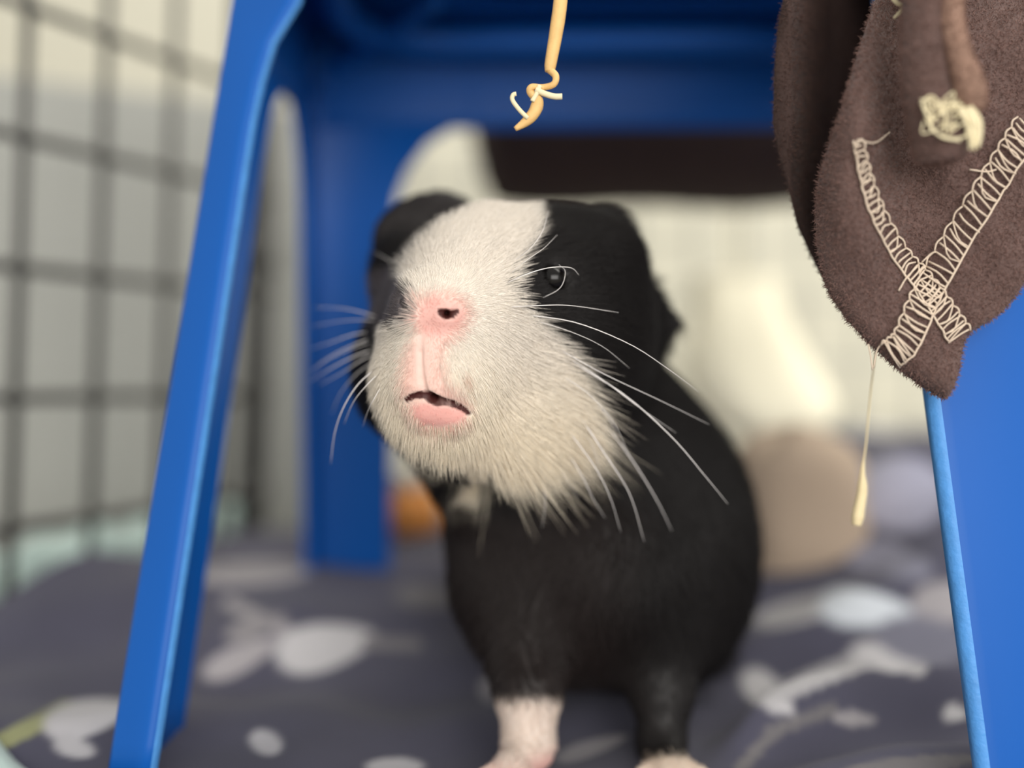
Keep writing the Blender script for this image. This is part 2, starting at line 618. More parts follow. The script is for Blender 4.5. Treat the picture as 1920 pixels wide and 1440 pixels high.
# cloth corner at the lower left
n = 24
V = []; Fc = []
for i in range(n):
    for j in range(n):
        u, v = i / (n - 1), j / (n - 1)
        x = -.205 + .097 * u; y = .19 + (.106 - (x + .135) * .92) * v
        z = float(hgt(x, y)) + .0038 + .0012 * math.sin(9 * u + 5 * v)
        V.append((x, y, max(z, 0.002)))
for i in range(n - 1):
    for j in range(n - 1):
        Fc.append((i * n + j, (i + 1) * n + j, (i + 1) * n + j + 1, i * n + j + 1))
o = mesh('cloth', V, Fc, M['mint'])
sd = o.modifiers.new('thickness', 'SOLIDIFY'); sd.thickness = .003
tag(o, 'pale mint cloth corner lying on the blanket below the left stool leg', 'cloth')

# ------------------------------------------------------------------ things behind
# brown fleece hammock slung behind the stool
nu, nv = 40, 16
V = []; Fc = []
for i in range(nu):
    u = i / (nu - 1)
    x = -.019 + (.185 + .019) * u
    for j in range(nv):
        a = math.pi * (j / (nv - 1))
        sag = .0035 * math.sin(math.pi * min(1, u * 1.1)) + .0015 * math.sin(11 * u)
        ed = (1 - (1 - min(1, u / .06)) ** 2)
        y = .565 - .050 * math.cos(a)
        z = .245 - (.037 * ed + .006) * math.sin(a) ** .6 - sag
        V.append((x + .012 * (1 - math.sin(a)) * (1 - u), y, z))
for i in range(nu - 1):
    for j in range(nv - 1):
        Fc.append((i * nv + j, (i + 1) * nv + j, (i + 1) * nv + j + 1, i * nv + j + 1))
ham = empty('hammock', (.08, .565, .2))
tag(ham, 'dark brown fleece hammock slung behind the far side of the stool', 'hammock')
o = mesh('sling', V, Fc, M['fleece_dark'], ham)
sd = o.modifiers.new('thickness', 'SOLIDIFY'); sd.thickness = .005; sd.offset = 0
for (x, y) in ((-.006, .515), (.185, .515), (-.006, .615), (.185, .615)):
    mesh('strap', *tube_vf([(x, y, .240), (x, (y + .70) / 2, .285), (x, .699, .330)], .003, 8), M['fleece_dark'], ham)

# cream pouch hanging in front of the rear wire panel
nu, nv = 28, 24
V = []; Fc = []
for i in range(nu):
    t = i / (nu - 1)
    z = .172 - .100 * t
    w = .026 + .014 * smooth(.15, .7, t)
    w = w * math.sqrt(max(0.0, 1 - max(0, (t - .70) / .30) ** 2.2)) + .0004
    for j in range(nv):
        a = 2 * math.pi * j / nv
        V.append((.138 - .012 * t * 0 + w * math.cos(a) + .012 * smooth(.5, 1, t), .610 + .070 * (1 - t) + .022 * (w / .038) * math.sin(a) * (1 + .1 * math.sin(5 * a)), z))
for i in range(nu - 1):
    for j in range(nv):
        j2 = (j + 1) % nv
        Fc.append((i * nv + j, i * nv + j2, (i + 1) * nv + j2, (i + 1) * nv + j))
Fc.append(tuple(range(nv)))
pouch = empty('pouch', (.14, .64, .07))
tag(pouch, 'blurred cream round-bottomed pouch hanging behind the guinea pig', 'pouch')
mesh('bag', V, Fc, M['pouch'], pouch)
mesh('hanging_loop', *tube_vf(spline([(.138, .678, .170), (.138, .685, .225), (.138, .699, .265)], 10), .002, 8), M['pouch'], pouch)

# tan soft cushion standing on the blanket
nu, nv = 24, 32
V = []; Fc = []
cx, cy, z0, z1 = .1225, .470, .014, .086
for i in range(nu):
    t = i / (nu - 1)
    z = z0 + (z1 - z0) * t
    w = (1 - abs(2 * t - 1) ** 5 * .75)
    if i in (0, nu - 1): w *= .35
    for j in range(nv):
        a = 2 * math.pi * j / nv
        ca, sa = math.cos(a), math.sin(a)
        rx = .0275 * w * abs(ca) ** .7 * (1 if ca > 0 else -1)
        ry = .026 * w * abs(sa) ** .7 * (1 if sa > 0 else -1)
        V.append((cx + rx + .0015 * math.sin(9 * t + 3 * a), cy + ry, z + .002 * math.sin(3 * a)))
for i in range(nu - 1):
    for j in range(nv):
        j2 = (j + 1) % nv
        Fc.append((i * nv + j, i * nv + j2, (i + 1) * nv + j2, (i + 1) * nv + j))
Fc.append(tuple(range(nv))[::-1]); Fc.append(tuple((nu - 1) * nv + k for k in range(nv)))
tag(mesh('cushion', V, Fc, M['tan']), 'blurred tan soft cushion on the blanket to the right behind the guinea pig', 'cushion')

# carrot piece and paper scrap beside the far leg
cc = P(766, 955, .53)
zb = float(hgt(cc[0], cc[1]))
V, Fc = tube_vf(spline([cc + [-.011, .006, -.002], cc + [-.006, .003, 0], cc, cc + [.008, -.004, .001], cc + [.014, -.006, .002]], 18),
                np.array([.004, .008, .0102, .0112, .0118, .0120, .0121, .0122, .0122, .0121, .0120, .0119, .0118, .0116, .0112, .0105, .009, .005]), 20)
V = np.array(V); V[:, 2] += zb + .0115 - cc[2] + .003
V += .0004 * np.sin(V[:, [1, 2, 0]] * 900)
tag(mesh('carrot_piece', V, Fc, M['carrot']), 'small orange carrot chunk on the blanket beside the far blue leg', 'carrot')
bm = bmesh.new()
bmesh.ops.create_icosphere(bm, subdivisions=4, radius=.0085)
pc = P(768, 882, .53)
top = float(V[:, 2].max())
for v in bm.verts:
    n_ = noise.noise(v.co * 260) * .35 + noise.noise(v.co * 600) * .2
    v.co = v.co * (1 + n_)
    v.co.x *= 1.25; v.co.z *= .8
    v.co += Vector((pc[0], pc[1], top + .0045))
me = bpy.data.meshes.new('paper_scrap'); bm.to_mesh(me); bm.free()
tag(link('paper_scrap', me, M['paper']), 'crumpled off-white scrap lying on top of the orange chunk', 'scrap')
# ------------------------------------------------------------------ guinea pig: one continuous body from a smooth distance field


def el(c, r, R=None):
    c = np.asarray(c, np.float32); r = np.asarray(r, np.float32)

    def f(x, y, z):
        dx, dy, dz = x - c[0], y - c[1], z - c[2]
        if R is not None:
            dx, dy, dz = (R[0][0] * dx + R[0][1] * dy + R[0][2] * dz, R[1][0] * dx + R[1][1] * dy + R[1][2] * dz,
                          R[2][0] * dx + R[2][1] * dy + R[2][2] * dz)
        k0 = np.sqrt((dx / r[0]) ** 2 + (dy / r[1]) ** 2 + (dz / r[2]) ** 2)
        k1 = np.sqrt((dx / r[0] ** 2) ** 2 + (dy / r[1] ** 2) ** 2 + (dz / r[2] ** 2) ** 2) + 1e-9
        return k0 * (k0 - 1) / k1
    return f


def rc(a, b, r1, r2):
    a = np.asarray(a, np.float32); b = np.asarray(b, np.float32); ab = b - a; L2 = float(ab @ ab)

    def f(x, y, z):
        dx, dy, dz = x - a[0], y - a[1], z - a[2]
        t = np.clip((dx * ab[0] + dy * ab[1] + dz * ab[2]) / L2, 0, 1)
        return np.sqrt((dx - t * ab[0]) ** 2 + (dy - t * ab[1]) ** 2 + (dz - t * ab[2]) ** 2) - (r1 + (r2 - r1) * t)
    return f


def axes(n, up):
    """rows: side, normal n, up"""
    n = unit(np.asarray(n, float)); s = unit(np.cross(n, up)); u = np.cross(s, n)
    return np.array([s, n, u])


cm = .01
BODY = [
    (el(P(962, 600, .305), (3.45 * cm, 3.9 * cm, 2.66 * cm), axes((.25, .95, -.12), (.25, .1, 1))), .004),      # skull
    (el(P(838, 700, .2765), (1.78 * cm, 1.95 * cm, 2.15 * cm)), .012),                                             # muzzle
    (rc(P(930, 535, .290), P(818, 577, .2665), 1.95 * cm, .95 * cm), .010),                                          # nose bridge
    (el(P(990, 745, .2900), (1.85 * cm, 1.7 * cm, 1.75 * cm)), .010),                                              # white jowl
    (el(P(905, 800, .2850), (1.45 * cm, 1.3 * cm, 1.2 * cm)), .010),                                                # chin
    (el(P(757, 690, .3060), (1.22 * cm, 1.6 * cm, 1.4 * cm)), .012),                                                # far cheek
    (el(P(745, 510, .313), (.55 * cm, .9 * cm, .9 * cm)), .010),                                                  # far brow
    (rc(P(770, 745, .308), P(868, 875, .316), .9 * cm, .9 * cm), .010),                                             # far jaw
    (el(P(1075, 480, .302), (1.75 * cm, 1.6 * cm, 1.25 * cm)), .012),                                              # near brow
    (el(P(1080, 625, .305), (1.75 * cm, 2.0 * cm, 2.0 * cm)), .012),                                              # near cheek
    (el(P(800, 432, .325), (1.75 * cm, .55 * cm, 1.15 * cm), axes((-.3, .9, -.15), (-.45, 0, 1))), .006),          # far ear
    (rc(P(1215, 560, .322), P(1268, 606, .320), .42 * cm, .12 * cm), .003),
    (rc(P(1210, 610, .323), P(1266, 608, .320), .40 * cm, .12 * cm), .003),        # near ear
    (el(P(1135, 425, .315), (.55 * cm, .6 * cm, .4 * cm)), .010),                                                  # crown tuft
    (rc(P(1005, 680, .335), P(1118, 930, .355), 3.1 * cm, 4.3 * cm), .02),                                          # neck
    (el(P(1112, 985, .385), (4.25 * cm, 9.0 * cm, 4.7 * cm)), .02),                                                 # trunk
    (el(P(1112, 970, .43), (4.8 * cm, 6.5 * cm, 4.6 * cm)), .02),                                                  # rump
    (el(P(1045, 1040, .328), (2.85 * cm, 2.3 * cm, 3.65 * cm)), .02),                                               # chest
    (el(P(1250, 1080, .345), (2.3 * cm, 2.6 * cm, 3.2 * cm)), .02),                                                 # near shoulder
    (rc(P(965, 1120, .316), P(990, 1290, .300), 1.35 * cm, .82 * cm), .012),                                        # far foreleg
    (rc(P(990, 1290, .300), P(992, 1400, .296), .80 * cm, .60 * cm), .006),
    (rc(P(992, 1400, .296), P(962, 1447, .284), .62 * cm, .42 * cm), .005),                                         # far paw
    (rc(P(1225, 1130, .326), P(1243, 1300, .313), 1.5 * cm, .76 * cm), .012),                                       # near foreleg
    (rc(P(1243, 1300, .313), P(1240, 1395, .308), .72 * cm, .58 * cm), .006),
    (rc(P(1240, 1395, .308), P(1255, 1437, .297), .60 * cm, .42 * cm), .005),                                       # near paw
    (rc(P(1305, 1080, .405), P(1325, 1175, .39), 1.7 * cm, .8 * cm), .012),                                         # hind leg
    (rc(P(1325, 1175, .39), P(1340, 1225, .360), .75 * cm, .45 * cm), .006),
]
# toes
for (px, py, d), tips in (((955, 1450, .284), ((888, 1462, .276), (925, 1476, .272), (968, 1478, .271), (1005, 1466, .274))),
                          ((1258, 1440, .297), ((1202, 1449, .290), (1238, 1458, .286), (1280, 1460, .286), (1318, 1449, .289)))):
    for t in tips:
        BODY.append((rc(P(px, py - 8, d), P(*t), .30 * cm, .19 * cm), .003))


def smin(a, b, k):
    h = np.clip(.5 + .5 * (b - a) / k, 0, 1)
    return b + (a - b) * h - k * h * (1 - h)


def sdf_base(x, y, z):
    D = None
    for f, k in BODY:
        d = f(x, y, z)
        D = d if D is None else smin(D, d, k)
    return D


def march(px, py, fn, d0=.23, d1=.42):
    ds = np.linspace(d0, d1, 1200)
    pts = np.stack([(px - 960) / F * ds, ds, CZ + (720 - py) / F * ds], 1)
    v = fn(pts[:, 0], pts[:, 1], pts[:, 2])
    i = np.argmax(v < 0)
    if v[i] >= 0: return None
    return pts[i]


def hit(px, py, off=0.0):
    p = march(px, py, sdf_base)
    if p is None: return P(px, py, .30)
    n = grad(p, sdf_base)
    return p + n * off


def grad(p, fn, e=.0006):
    p = np.atleast_2d(p)
    g = np.stack([fn(p[:, 0] + e, p[:, 1], p[:, 2]) - fn(p[:, 0] - e, p[:, 1], p[:, 2]),
                  fn(p[:, 0], p[:, 1] + e, p[:, 2]) - fn(p[:, 0], p[:, 1] - e, p[:, 2]),
                  fn(p[:, 0], p[:, 1], p[:, 2] + e) - fn(p[:, 0], p[:, 1], p[:, 2] - e)], -1)
    g /= np.linalg.norm(g, axis=1)[:, None] + 1e-12
    return g[0] if len(g) == 1 else g


ADD = [                                                            # face details put on the base form
    (el(hit(835, 580, -.0010), (.42 * cm, .30 * cm, .36 * cm)), .004),      # nose pad
    (el(hit(772, 590, -.0012), (.26 * cm, .30 * cm, .34 * cm)), .004),
    (rc(hit(772, 655, -.0042), hit(770, 722, -.0034), .44 * cm, .48 * cm), .004),   # upper lip, two halves
    (rc(hit(818, 655, -.0042), hit(834, 725, -.0034), .44 * cm, .48 * cm), .004),
    (rc(hit(792, 776, -.0016), hit(852, 784, -.0016), .26 * cm, .27 * cm), .003),   # lower lip
    (rc(hit(785, 768, -.0022), hit(870, 776, -.0022), .20 * cm, .18 * cm), .003),
]


def sdf_add(x, y, z):
    D = sdf_base(x, y, z)
    for f, k in ADD:
        D = smin(D, f(x, y, z), k)
    return D


def hit2(px, py, off=0.0):
    p = march(px, py, sdf_add)
    return p + grad(p, sdf_add) * off


def groove(pts, rads, k=.0006):
    q = [hit2(*p) for p in pts]
    return [(rc(a, b, r1 * cm, r2 * cm), k) for a, b, r1, r2 in zip(q[:-1], q[1:], rads[:-1], rads[1:])]


SUB = groove([(790, 632), (789, 660), (790, 690), (792, 712), (797, 736)], [.025, .045, .05, .06, .085])            # cleft of the lip
SUB += groove([(762, 750), (772, 744), (786, 741), (798, 740), (808, 746), (820, 752), (834, 754), (850, 757), (866, 764), (880, 775)],
              [.03, .045, .06, .08, .125, .12, .075, .06, .045, .03])                                               # mouth line
NM = len(SUB)
SUB += groove([(827, 586), (836, 589), (846, 590), (857, 584)], [.06, .095, .070, .025], .0006)                     # nostrils
SUB += groove([(750, 563), (755, 572), (764, 581)], [.03, .055, .035], .001)
for (px, py, r0, dp) in ((839, 590, .085, .0035), (812, 750, .10, .004), (755, 573, .05, .0025)):
    a_ = hit2(px, py); SUB.append((rc(a_, a_ - grad(a_, sdf_add) * dp, r0 * cm, r0 * .7 * cm), .0005))
NH = len(SUB)
SUB.append((el(hit(1042, 518, -.0004), (.34 * cm, .28 * cm, .34 * cm)), .002))                                    # eye socket
NOSE = hit(800, 595)
EYE = hit(1042, 518)
EN = grad(EYE, sdf_base)


def sdf_full(x, y, z):
    D = sdf_base(x, y, z)
    for f, k in ADD:
        D = smin(D, f(x, y, z), k)
    for f, k in SUB:
        D = -smin(-D, f(x, y, z), k)
    return D


def axis_grid(lo, hi, f0, f1, fine, coarse):
    out = [f0]
    g = fine
    while out[-1] < f1: out.append(out[-1] + fine)
    st = fine
    while out[-1] < hi:
        st = min(coarse, st * 1.12); out.append(out[-1] + st)
    st = fine; left = [f0]
    while left[-1] > lo:
        st = min(coarse, st * 1.12); left.append(left[-1] - st)
    return np.array(left[:0:-1] + out, np.float32)


def surface_nets(fn, xs, ys, zs):
    nx, ny, nz = len(xs), len(ys), len(zs)
    Fv = np.empty((nx, ny, nz), np.float32)
    for i0 in range(0, nx, 24):
        gx, gy, gz = np.meshgrid(xs[i0:i0 + 24], ys, zs, indexing='ij')
        Fv[i0:i0 + 24] = fn(gx, gy, gz)
    S = Fv < 0
    cnt = np.zeros((nx - 1, ny - 1, nz - 1), np.int8)
    for a in (0, 1):
        for b in (0, 1):
            for c in (0, 1):
                cnt += S[a:nx - 1 + a, b:ny - 1 + b, c:nz - 1 + c]
    I, J, K = np.nonzero((cnt > 0) & (cnt < 8))
    ids = np.full(cnt.shape, -1, np.int64)
    ids[I, J, K] = np.arange(len(I))
    cor = [(a, b, c) for a in (0, 1) for b in (0, 1) for c in (0, 1)]
    val = np.stack([Fv[I + a, J + b, K + c] for a, b, c in cor], 1)
    pos = np.stack([np.stack([xs[I + a], ys[J + b], zs[K + c]], 1) for a, b, c in cor], 1)
    acc = np.zeros((len(I), 3)); num = np.zeros(len(I))
    for p in range(8):
        for q in range(p + 1, 8):
            if sum(abs(u - v) for u, v in zip(cor[p], cor[q])) != 1: continue
            m = (val[:, p] < 0) != (val[:, q] < 0)
            t = (val[:, p] / (val[:, p] - val[:, q] + 1e-20))[:, None]
            pt = pos[:, p] + (pos[:, q] - pos[:, p]) * t
            acc[m] += pt[m]; num[m] += 1
    V = acc / num[:, None]
    faces = []
    # x edges
    e = S[:-1, 1:-1, 1:-1] != S[1:, 1:-1, 1:-1]
    i, j, k = np.nonzero(e); s = S[:-1, 1:-1, 1:-1][e]
    q = np.stack([ids[i, j, k], ids[i, j + 1, k], ids[i, j + 1, k + 1], ids[i, j, k + 1]], 1)
    faces.append(np.where(s[:, None], q, q[:, ::-1]))
    e = S[1:-1, :-1, 1:-1] != S[1:-1, 1:, 1:-1]
    i, j, k = np.nonzero(e); s = S[1:-1, :-1, 1:-1][e]
    q = np.stack([ids[i, j, k], ids[i, j, k + 1], ids[i + 1, j, k + 1], ids[i + 1, j, k]], 1)
    faces.append(np.where(s[:, None], q, q[:, ::-1]))
    e = S[1:-1, 1:-1, :-1] != S[1:-1, 1:-1, 1:]
    i, j, k = np.nonzero(e); s = S[1:-1, 1:-1, :-1][e]
    q = np.stack([ids[i, j, k], ids[i + 1, j, k], ids[i + 1, j + 1, k], ids[i, j + 1, k]], 1)
    faces.append(np.where(s[:, None], q, q[:, ::-1]))
    return V, np.concatenate(faces)


xs = axis_grid(-.055, .092, -.032, .004, .00055, .0018)
ys = axis_grid(.238, .510, .245, .275, .00055, .0026)
zs = axis_grid(-.004, .170, .090, .130, .00055, .0018)
PV, PF = surface_nets(sdf_full, xs, ys, zs)
PN = np.empty_like(PV)
for i0 in range(0, len(PV), 200000):
    PN[i0:i0 + 200000] = grad(PV[i0:i0 + 200000], sdf_full)


def poly_sd(px, py, poly):
    """signed distance in pixels, negative inside"""
    poly = np.array(poly, float)
    d = np.full(px.shape, 1e9); ins = np.zeros(px.shape, bool)
    for a, b in zip(poly, np.roll(poly, -1, 0)):
        e = b - a; wx, wy = px - a[0], py - a[1]
        t = np.clip((wx * e[0] + wy * e[1]) / (e @ e), 0, 1)
        d = np.minimum(d, np.hypot(wx - t * e[0], wy - t * e[1]))
        c1 = (a[1] <= py) & (b[1] > py) & (e[0] * wy - e[1] * wx > 0)
        c2 = (a[1] > py) & (b[1] <= py) & (e[0] * wy - e[1] * wx < 0)
        ins ^= (c1 | c2)
    return np.where(ins, -d, d)


WHITE = [(1012, 374), (1000, 420), (985, 455), (968, 490), (952, 525), (962, 560), (985, 590), (1022, 625), (1046, 668), (1070, 714), (1086, 760),
         (1086, 795), (1070, 828), (1050, 846), (1010, 858), (950, 868), (912, 872), (906, 930), (846, 932), (872, 884), (858, 862), (815, 850), (770, 828), (735, 790),
         (712, 740), (698, 695), (688, 660), (690, 632), (708, 612), (752, 602), (768, 598), (772, 575), (760, 545), (752, 520), (757, 502),
         (782, 470), (816, 438), (858, 408), (890, 384), (935, 362)]
GREYP = [(700, 520), (735, 508), (760, 530), (775, 558), (776, 596), (735, 612), (690, 612), (682, 570)]
PINK = [(782, 566), (804, 556), (840, 550), (872, 562), (884, 590), (866, 622), (838, 640), (828, 670), (838, 715), (868, 740), (880, 765), (872, 788), (830, 802), (795, 798), (770, 775),
        (758, 748), (752, 715), (762, 660), (784, 625), (782, 595)]
NOSEP = [(792, 574), (815, 556), (858, 566), (872, 588), (858, 612), (830, 632), (800, 630), (784, 605)]
LOWLIP = [(775, 762), (800, 756), (830, 762), (870, 766), (876, 776), (860, 792), (825, 800), (792, 795), (778, 780)]

cW1 = np.array(lin(232, 224, 213)); cW2 = np.array(lin(244, 232, 210)); cBlk = np.array((.0125, .0108, .0108)); cBrn = np.array((.024, .0160, .0145))
cGry = np.array(lin(92, 86, 88)); cPnk = np.array(lin(230, 192, 180)); cPnk2 = np.array(lin(222, 164, 155)); cToe = np.array(lin(226, 178, 168))
cMouth = np.array(lin(96, 44, 40))


def coat(V, Nn, jit=0.0):
    """colour, bareness (0 furry .. 1 bare), and whiteness for surface points"""
    px, py = to_px(V)
    if jit:
        px = px + RNG.normal(0, jit, len(px)); py = py + RNG.normal(0, jit, len(py))
    front = (V[:, 1] < .325) & (Nn[:, 1] < .35) & (V[:, 2] > .07)
    w = (1 - smooth(-5, 5, poly_sd(px, py, WHITE))) * front * np.maximum(smooth(.2880, .2830, V[:, 1]), (px > 745) & ((px > 790) | (py > 840) | (py < 560)))
    g = (1 - smooth(-9, 9, poly_sd(px, py, GREYP))) * front
    pk = poly_sd(px, py, PINK)
    p = (1 - smooth(-14, 18, pk)) * front * (1 - g)
    ns = (1 - smooth(-8, 10, poly_sd(px, py, NOSEP))) * front
    ll = (1 - smooth(-6, 6, poly_sd(px, py, LOWLIP))) * front
    brown = smooth(900, 960, py) * .6 * (1 - smooth(1080, 1250, px))
    C = cBlk + (cBrn - cBlk) * brown[:, None]
    yel = smooth(600, 860, py)[:, None]
    C = C * (1 - w[:, None]) + (cW1 * (1 - yel) + cW2 * yel) * w[:, None]
    C = C * (1 - g[:, None]) + cGry * g[:, None]
    C = C * (1 - .9 * p[:, None]) + cPnk * .9 * p[:, None]
    C = C * (1 - .7 * ns[:, None]) + cPnk2 * .7 * ns[:, None]
    C = C * (1 - ll[:, None]) + cPnk2 * 1.05 * ll[:, None]
    sp_ = 1 - smooth(.6, 1.2, ellpx(px, py, 874, 710, 9, 13, -25))
    C = C * (1 - .6 * sp_[:, None] * front[:, None]) + np.array(lin(196, 158, 138)) * .6 * sp_[:, None] * front[:, None]
    # white sock with pink toes, pale toes on the other paw
    sock = smooth(1300, 1325, py) * (px < 1075) * (V[:, 1] < .315)
    C = C * (1 - sock[:, None]) + np.array(lin(216, 200, 188)) * sock[:, None]
    s2 = smooth(1412, 1426, py) * (px > 1150) * (V[:, 1] < .303)
    C = C * (1 - s2[:, None]) + cW2 * .7 * s2[:, None]
    toe = smooth(.0105, .0035, V[:, 2]) * (V[:, 1] < .305)
    toe = toe * (sock + .25 * s2)
    C = C * (1 - toe[:, None]) + cToe * toe[:, None]
    bare = np.maximum(np.maximum(ns * .72, ll), np.clip((1 - smooth(-20, 0, pk)) * front * .75, 0, 1))
    bare = np.maximum(bare, toe * .9)
    ear = np.maximum(1 - smooth(0, .0035, BODY[10][0](V[:, 0], V[:, 1], V[:, 2])), 1 - smooth(0, .0015, np.minimum(BODY[11][0](V[:, 0], V[:, 1], V[:, 2]), BODY[12][0](V[:, 0], V[:, 1], V[:, 2]))))
    C = C * (1 - .5 * ear[:, None]) + np.array((.02, .016, .016)) * .5 * ear[:, None]
    bare = np.maximum(bare, ear * .35)
    return C, np.clip(bare, 0, 1), w


PC, PB, PW = coat(PV, PN)
# dark inside of mouth and nostrils
for q, (f, k) in enumerate(SUB[4:NH]):
    dd = f(PV[:, 0], PV[:, 1], PV[:, 2])
    m = (1 - smooth(.00015, .00050, dd))[:, None] * (.75 if q >= 4 and q not in (7, 8, 9, 10) and q < NM - 4 else 1)
    PC = PC * (1 - m) + cMouth * .5 * m
ppx, ppy = to_px(PV)
fn = ((ppx < 776) & (ppy < 612) & (ppy > 540) & (PV[:, 1] < .29))[:, None] & (PC[:, :1] > PC[:, 1:2] * 1.5)
PC = np.where(fn, np.array((.035, .026, .026)), PC)
es = (1 - smooth(.0030, .0050, np.linalg.norm(PV - EYE, axis=1)))[:, None]
PC = PC * (1 - es) + np.array((.012, .010, .010)) * es

pig = empty('guinea_pig', (.02, .34, 0))
tag(pig, 'black guinea pig with a white blaze, pink nose and long whiskers facing forward', 'guinea pig')
me = bpy.data.meshes.new('body')
me.from_pydata(PV.tolist(), [], PF.tolist())
me.polygons.foreach_set('use_smooth', [True] * len(me.polygons))
add_attr(me, 'coat', PC)
body = link('body', me, M['skin'], pig)

# eye
mb = MB()
eR = .0035
ec = EYE - EN * .0016
V = []; nu, nv = 16, 24
sx, nn_, sz = axes(EN, (.2, 0, 1))
for i in range(nu + 1):
    th_ = math.pi * i / nu
    for j in range(nv):
        ph = 2 * math.pi * j / nv
        V.append(ec + eR * (math.cos(th_) * nn_ + math.sin(th_) * (math.cos(ph) * sx + math.sin(ph) * sz)))
Fc = [(i * nv + j, (i + 1) * nv + j, (i + 1) * nv + (j + 1) % nv, i * nv + (j + 1) % nv) for i in range(nu) for j in range(nv)]
o = mesh('eye', V, Fc, M['eye'], pig); o['label'] = 'glossy black eye'

# ---- fur
tri = np.concatenate([PF[:, [0, 1, 2]], PF[:, [0, 2, 3]]])
ar = np.linalg.norm(np.cross(PV[tri[:, 1]] - PV[tri[:, 0]], PV[tri[:, 2]] - PV[tri[:, 0]]), axis=1) * .5
cen = PV[tri].mean(1)
HC = P(930, 640, .295)
headw_f = 1 - smooth(.040, .056, np.linalg.norm((cen - HC) * [1, .8, 1], axis=1))
tb = PB[tri].mean(1)
dn = np.linalg.norm(cen - NOSE, axis=1)
dens = 260 + 1350 * headw_f * (1.0 + .8 * (1 - smooth(.012, .03, dn)))
dens *= np.where(cen[:, 1] > .37, .6, 1)
dens *= (1 - .92 * tb)
eye_d = np.linalg.norm(cen - EYE, axis=1)
dens *= smooth(.0033, .0044, eye_d)
wgt = dens * ar * 1e4
NF = int(min(wgt.sum(), 230000))
pick = np.searchsorted(np.cumsum(wgt) / wgt.sum(), RNG.random(NF)).clip(0, len(tri) - 1)
b = RNG.random((NF, 2)); sw = b.sum(1) > 1; b[sw] = 1 - b[sw]
T = tri[pick]
R0 = PV[T[:, 0]] * (1 - b.sum(1))[:, None] + PV[T[:, 1]] * b[:, :1] + PV[T[:, 2]] * b[:, 1:]
NN = PN[T[:, 0]] * (1 - b.sum(1))[:, None] + PN[T[:, 1]] * b[:, :1] + PN[T[:, 2]] * b[:, 1:]
NN /= np.linalg.norm(NN, axis=1)[:, None]
FC_, FB_, FW_ = coat(R0, NN, 5.0)
mouth_d = np.minimum.reduce([f(R0[:, 0], R0[:, 1], R0[:, 2]) for f, k in SUB[:NH]])
NF_ok = mouth_d > .00045
pick, T, R0, NN, FC_, FB_, FW_, mouth_d = (a_[NF_ok] for a_ in (pick, T, R0, NN, FC_, FB_, FW_, mouth_d))
NF = len(R0)
hw = headw_f[pick][:, None]
dn = np.linalg.norm(R0 - NOSE, axis=1)
rad_dir = (R0 - NOSE) / (dn[:, None] + 1e-6)
rad_dir = rad_dir + np.array([0, .25, -.10])
bod_dir = np.array([.10, .55, -.80])
DIR = rad_dir * hw + bod_dir * (1 - hw)
# coarse flow noise
ph = R0 * 140
DIR = DIR + .22 * np.stack([np.sin(ph[:, 1] + 1.3 * np.sin(ph[:, 2])), np.sin(ph[:, 2] + 2), np.sin(ph[:, 0] + 1.7 * np.sin(ph[:, 1]))], 1)
DIR = DIR + RNG.normal(0, .10, DIR.shape)
DIR -= NN * (DIR * NN).sum(1)[:, None]
DIR /= np.linalg.norm(DIR, axis=1)[:, None] + 1e-9
hl = .0014 + .0052 * smooth(.010, .042, dn)
pxr, pyr = to_px(R0)
hl = hl + .0060 * smooth(.024, .042, dn) * FW_ * np.maximum(smooth(690, 800, pyr) * smooth(-60, -10, poly_sd(pxr, pyr, WHITE)), 0) * smooth(880, 960, pxr) + .0025 * FW_ * smooth(-30, -5, poly_sd(pxr, pyr, WHITE))          # longer at the jowl
L = hl * hw[:, 0] + .0075 * (1 - hw[:, 0])
L *= 1 - .75 * FB_
legz = smooth(.040, .018, R0[:, 2]) * (R0[:, 1] < .335)
L = L * (1 - .72 * legz)
ed = np.linalg.norm(R0 - EYE, axis=1)
L *= .35 + .65 * smooth(.004, .010, ed)
earm = np.maximum(1 - smooth(0, .003, BODY[10][0](R0[:, 0], R0[:, 1], R0[:, 2])), 1 - smooth(0, .0015, np.minimum(BODY[11][0](R0[:, 0], R0[:, 1], R0[:, 2]), BODY[12][0](R0[:, 0], R0[:, 1], R0[:, 2]))))
L *= 1 - .72 * earm
L *= RNG.uniform(.7, 1.3, NF)
L *= np.where((RNG.random(NF) < .12) & (FW_ > .5) & (pyr > 640) & (pxr > 930) & (poly_sd(pxr, pyr, WHITE) > -45), 1.7, 1.0)
L *= 1 - .5 * smooth(470, 390, pyr) * hw[:, 0]
L *= 1 - .5 * ((FW_ > .5) & (pyr > 850) & (pxr < 915))
L *= .06 + .94 * smooth(.0002, .0020, mouth_d)
K = 5
lift0 = np.where(hw[:, 0] > .5, .40, .36) + RNG.normal(0, .08, NF)
pts = np.empty((NF, K, 3)); pts[:, 0] = R0 - NN * .0002
cur = R0.copy()
for k in range(1, K):
    s = (k - .5) / (K - 1)
    lf = lift0 * (1 - .75 * s)
    d = DIR * np.cos(lf)[:, None] + NN * np.sin(lf)[:, None] + np.array([0, 0, -.10 * s])
    d /= np.linalg.norm(d, axis=1)[:, None]
    cur = cur + d * (L / (K - 1))[:, None]
    pts[:, k] = cur
rr = np.array([1, .95, .8, .55, .12])[None] * (.000055 + .00003 * (1 - hw) * np.ones((NF, 1)))
FC_ = FC_ * RNG.uniform(.86, 1.1, (NF, 1))
hair('fur', pts, rr, FC_, M['fur'], pig)

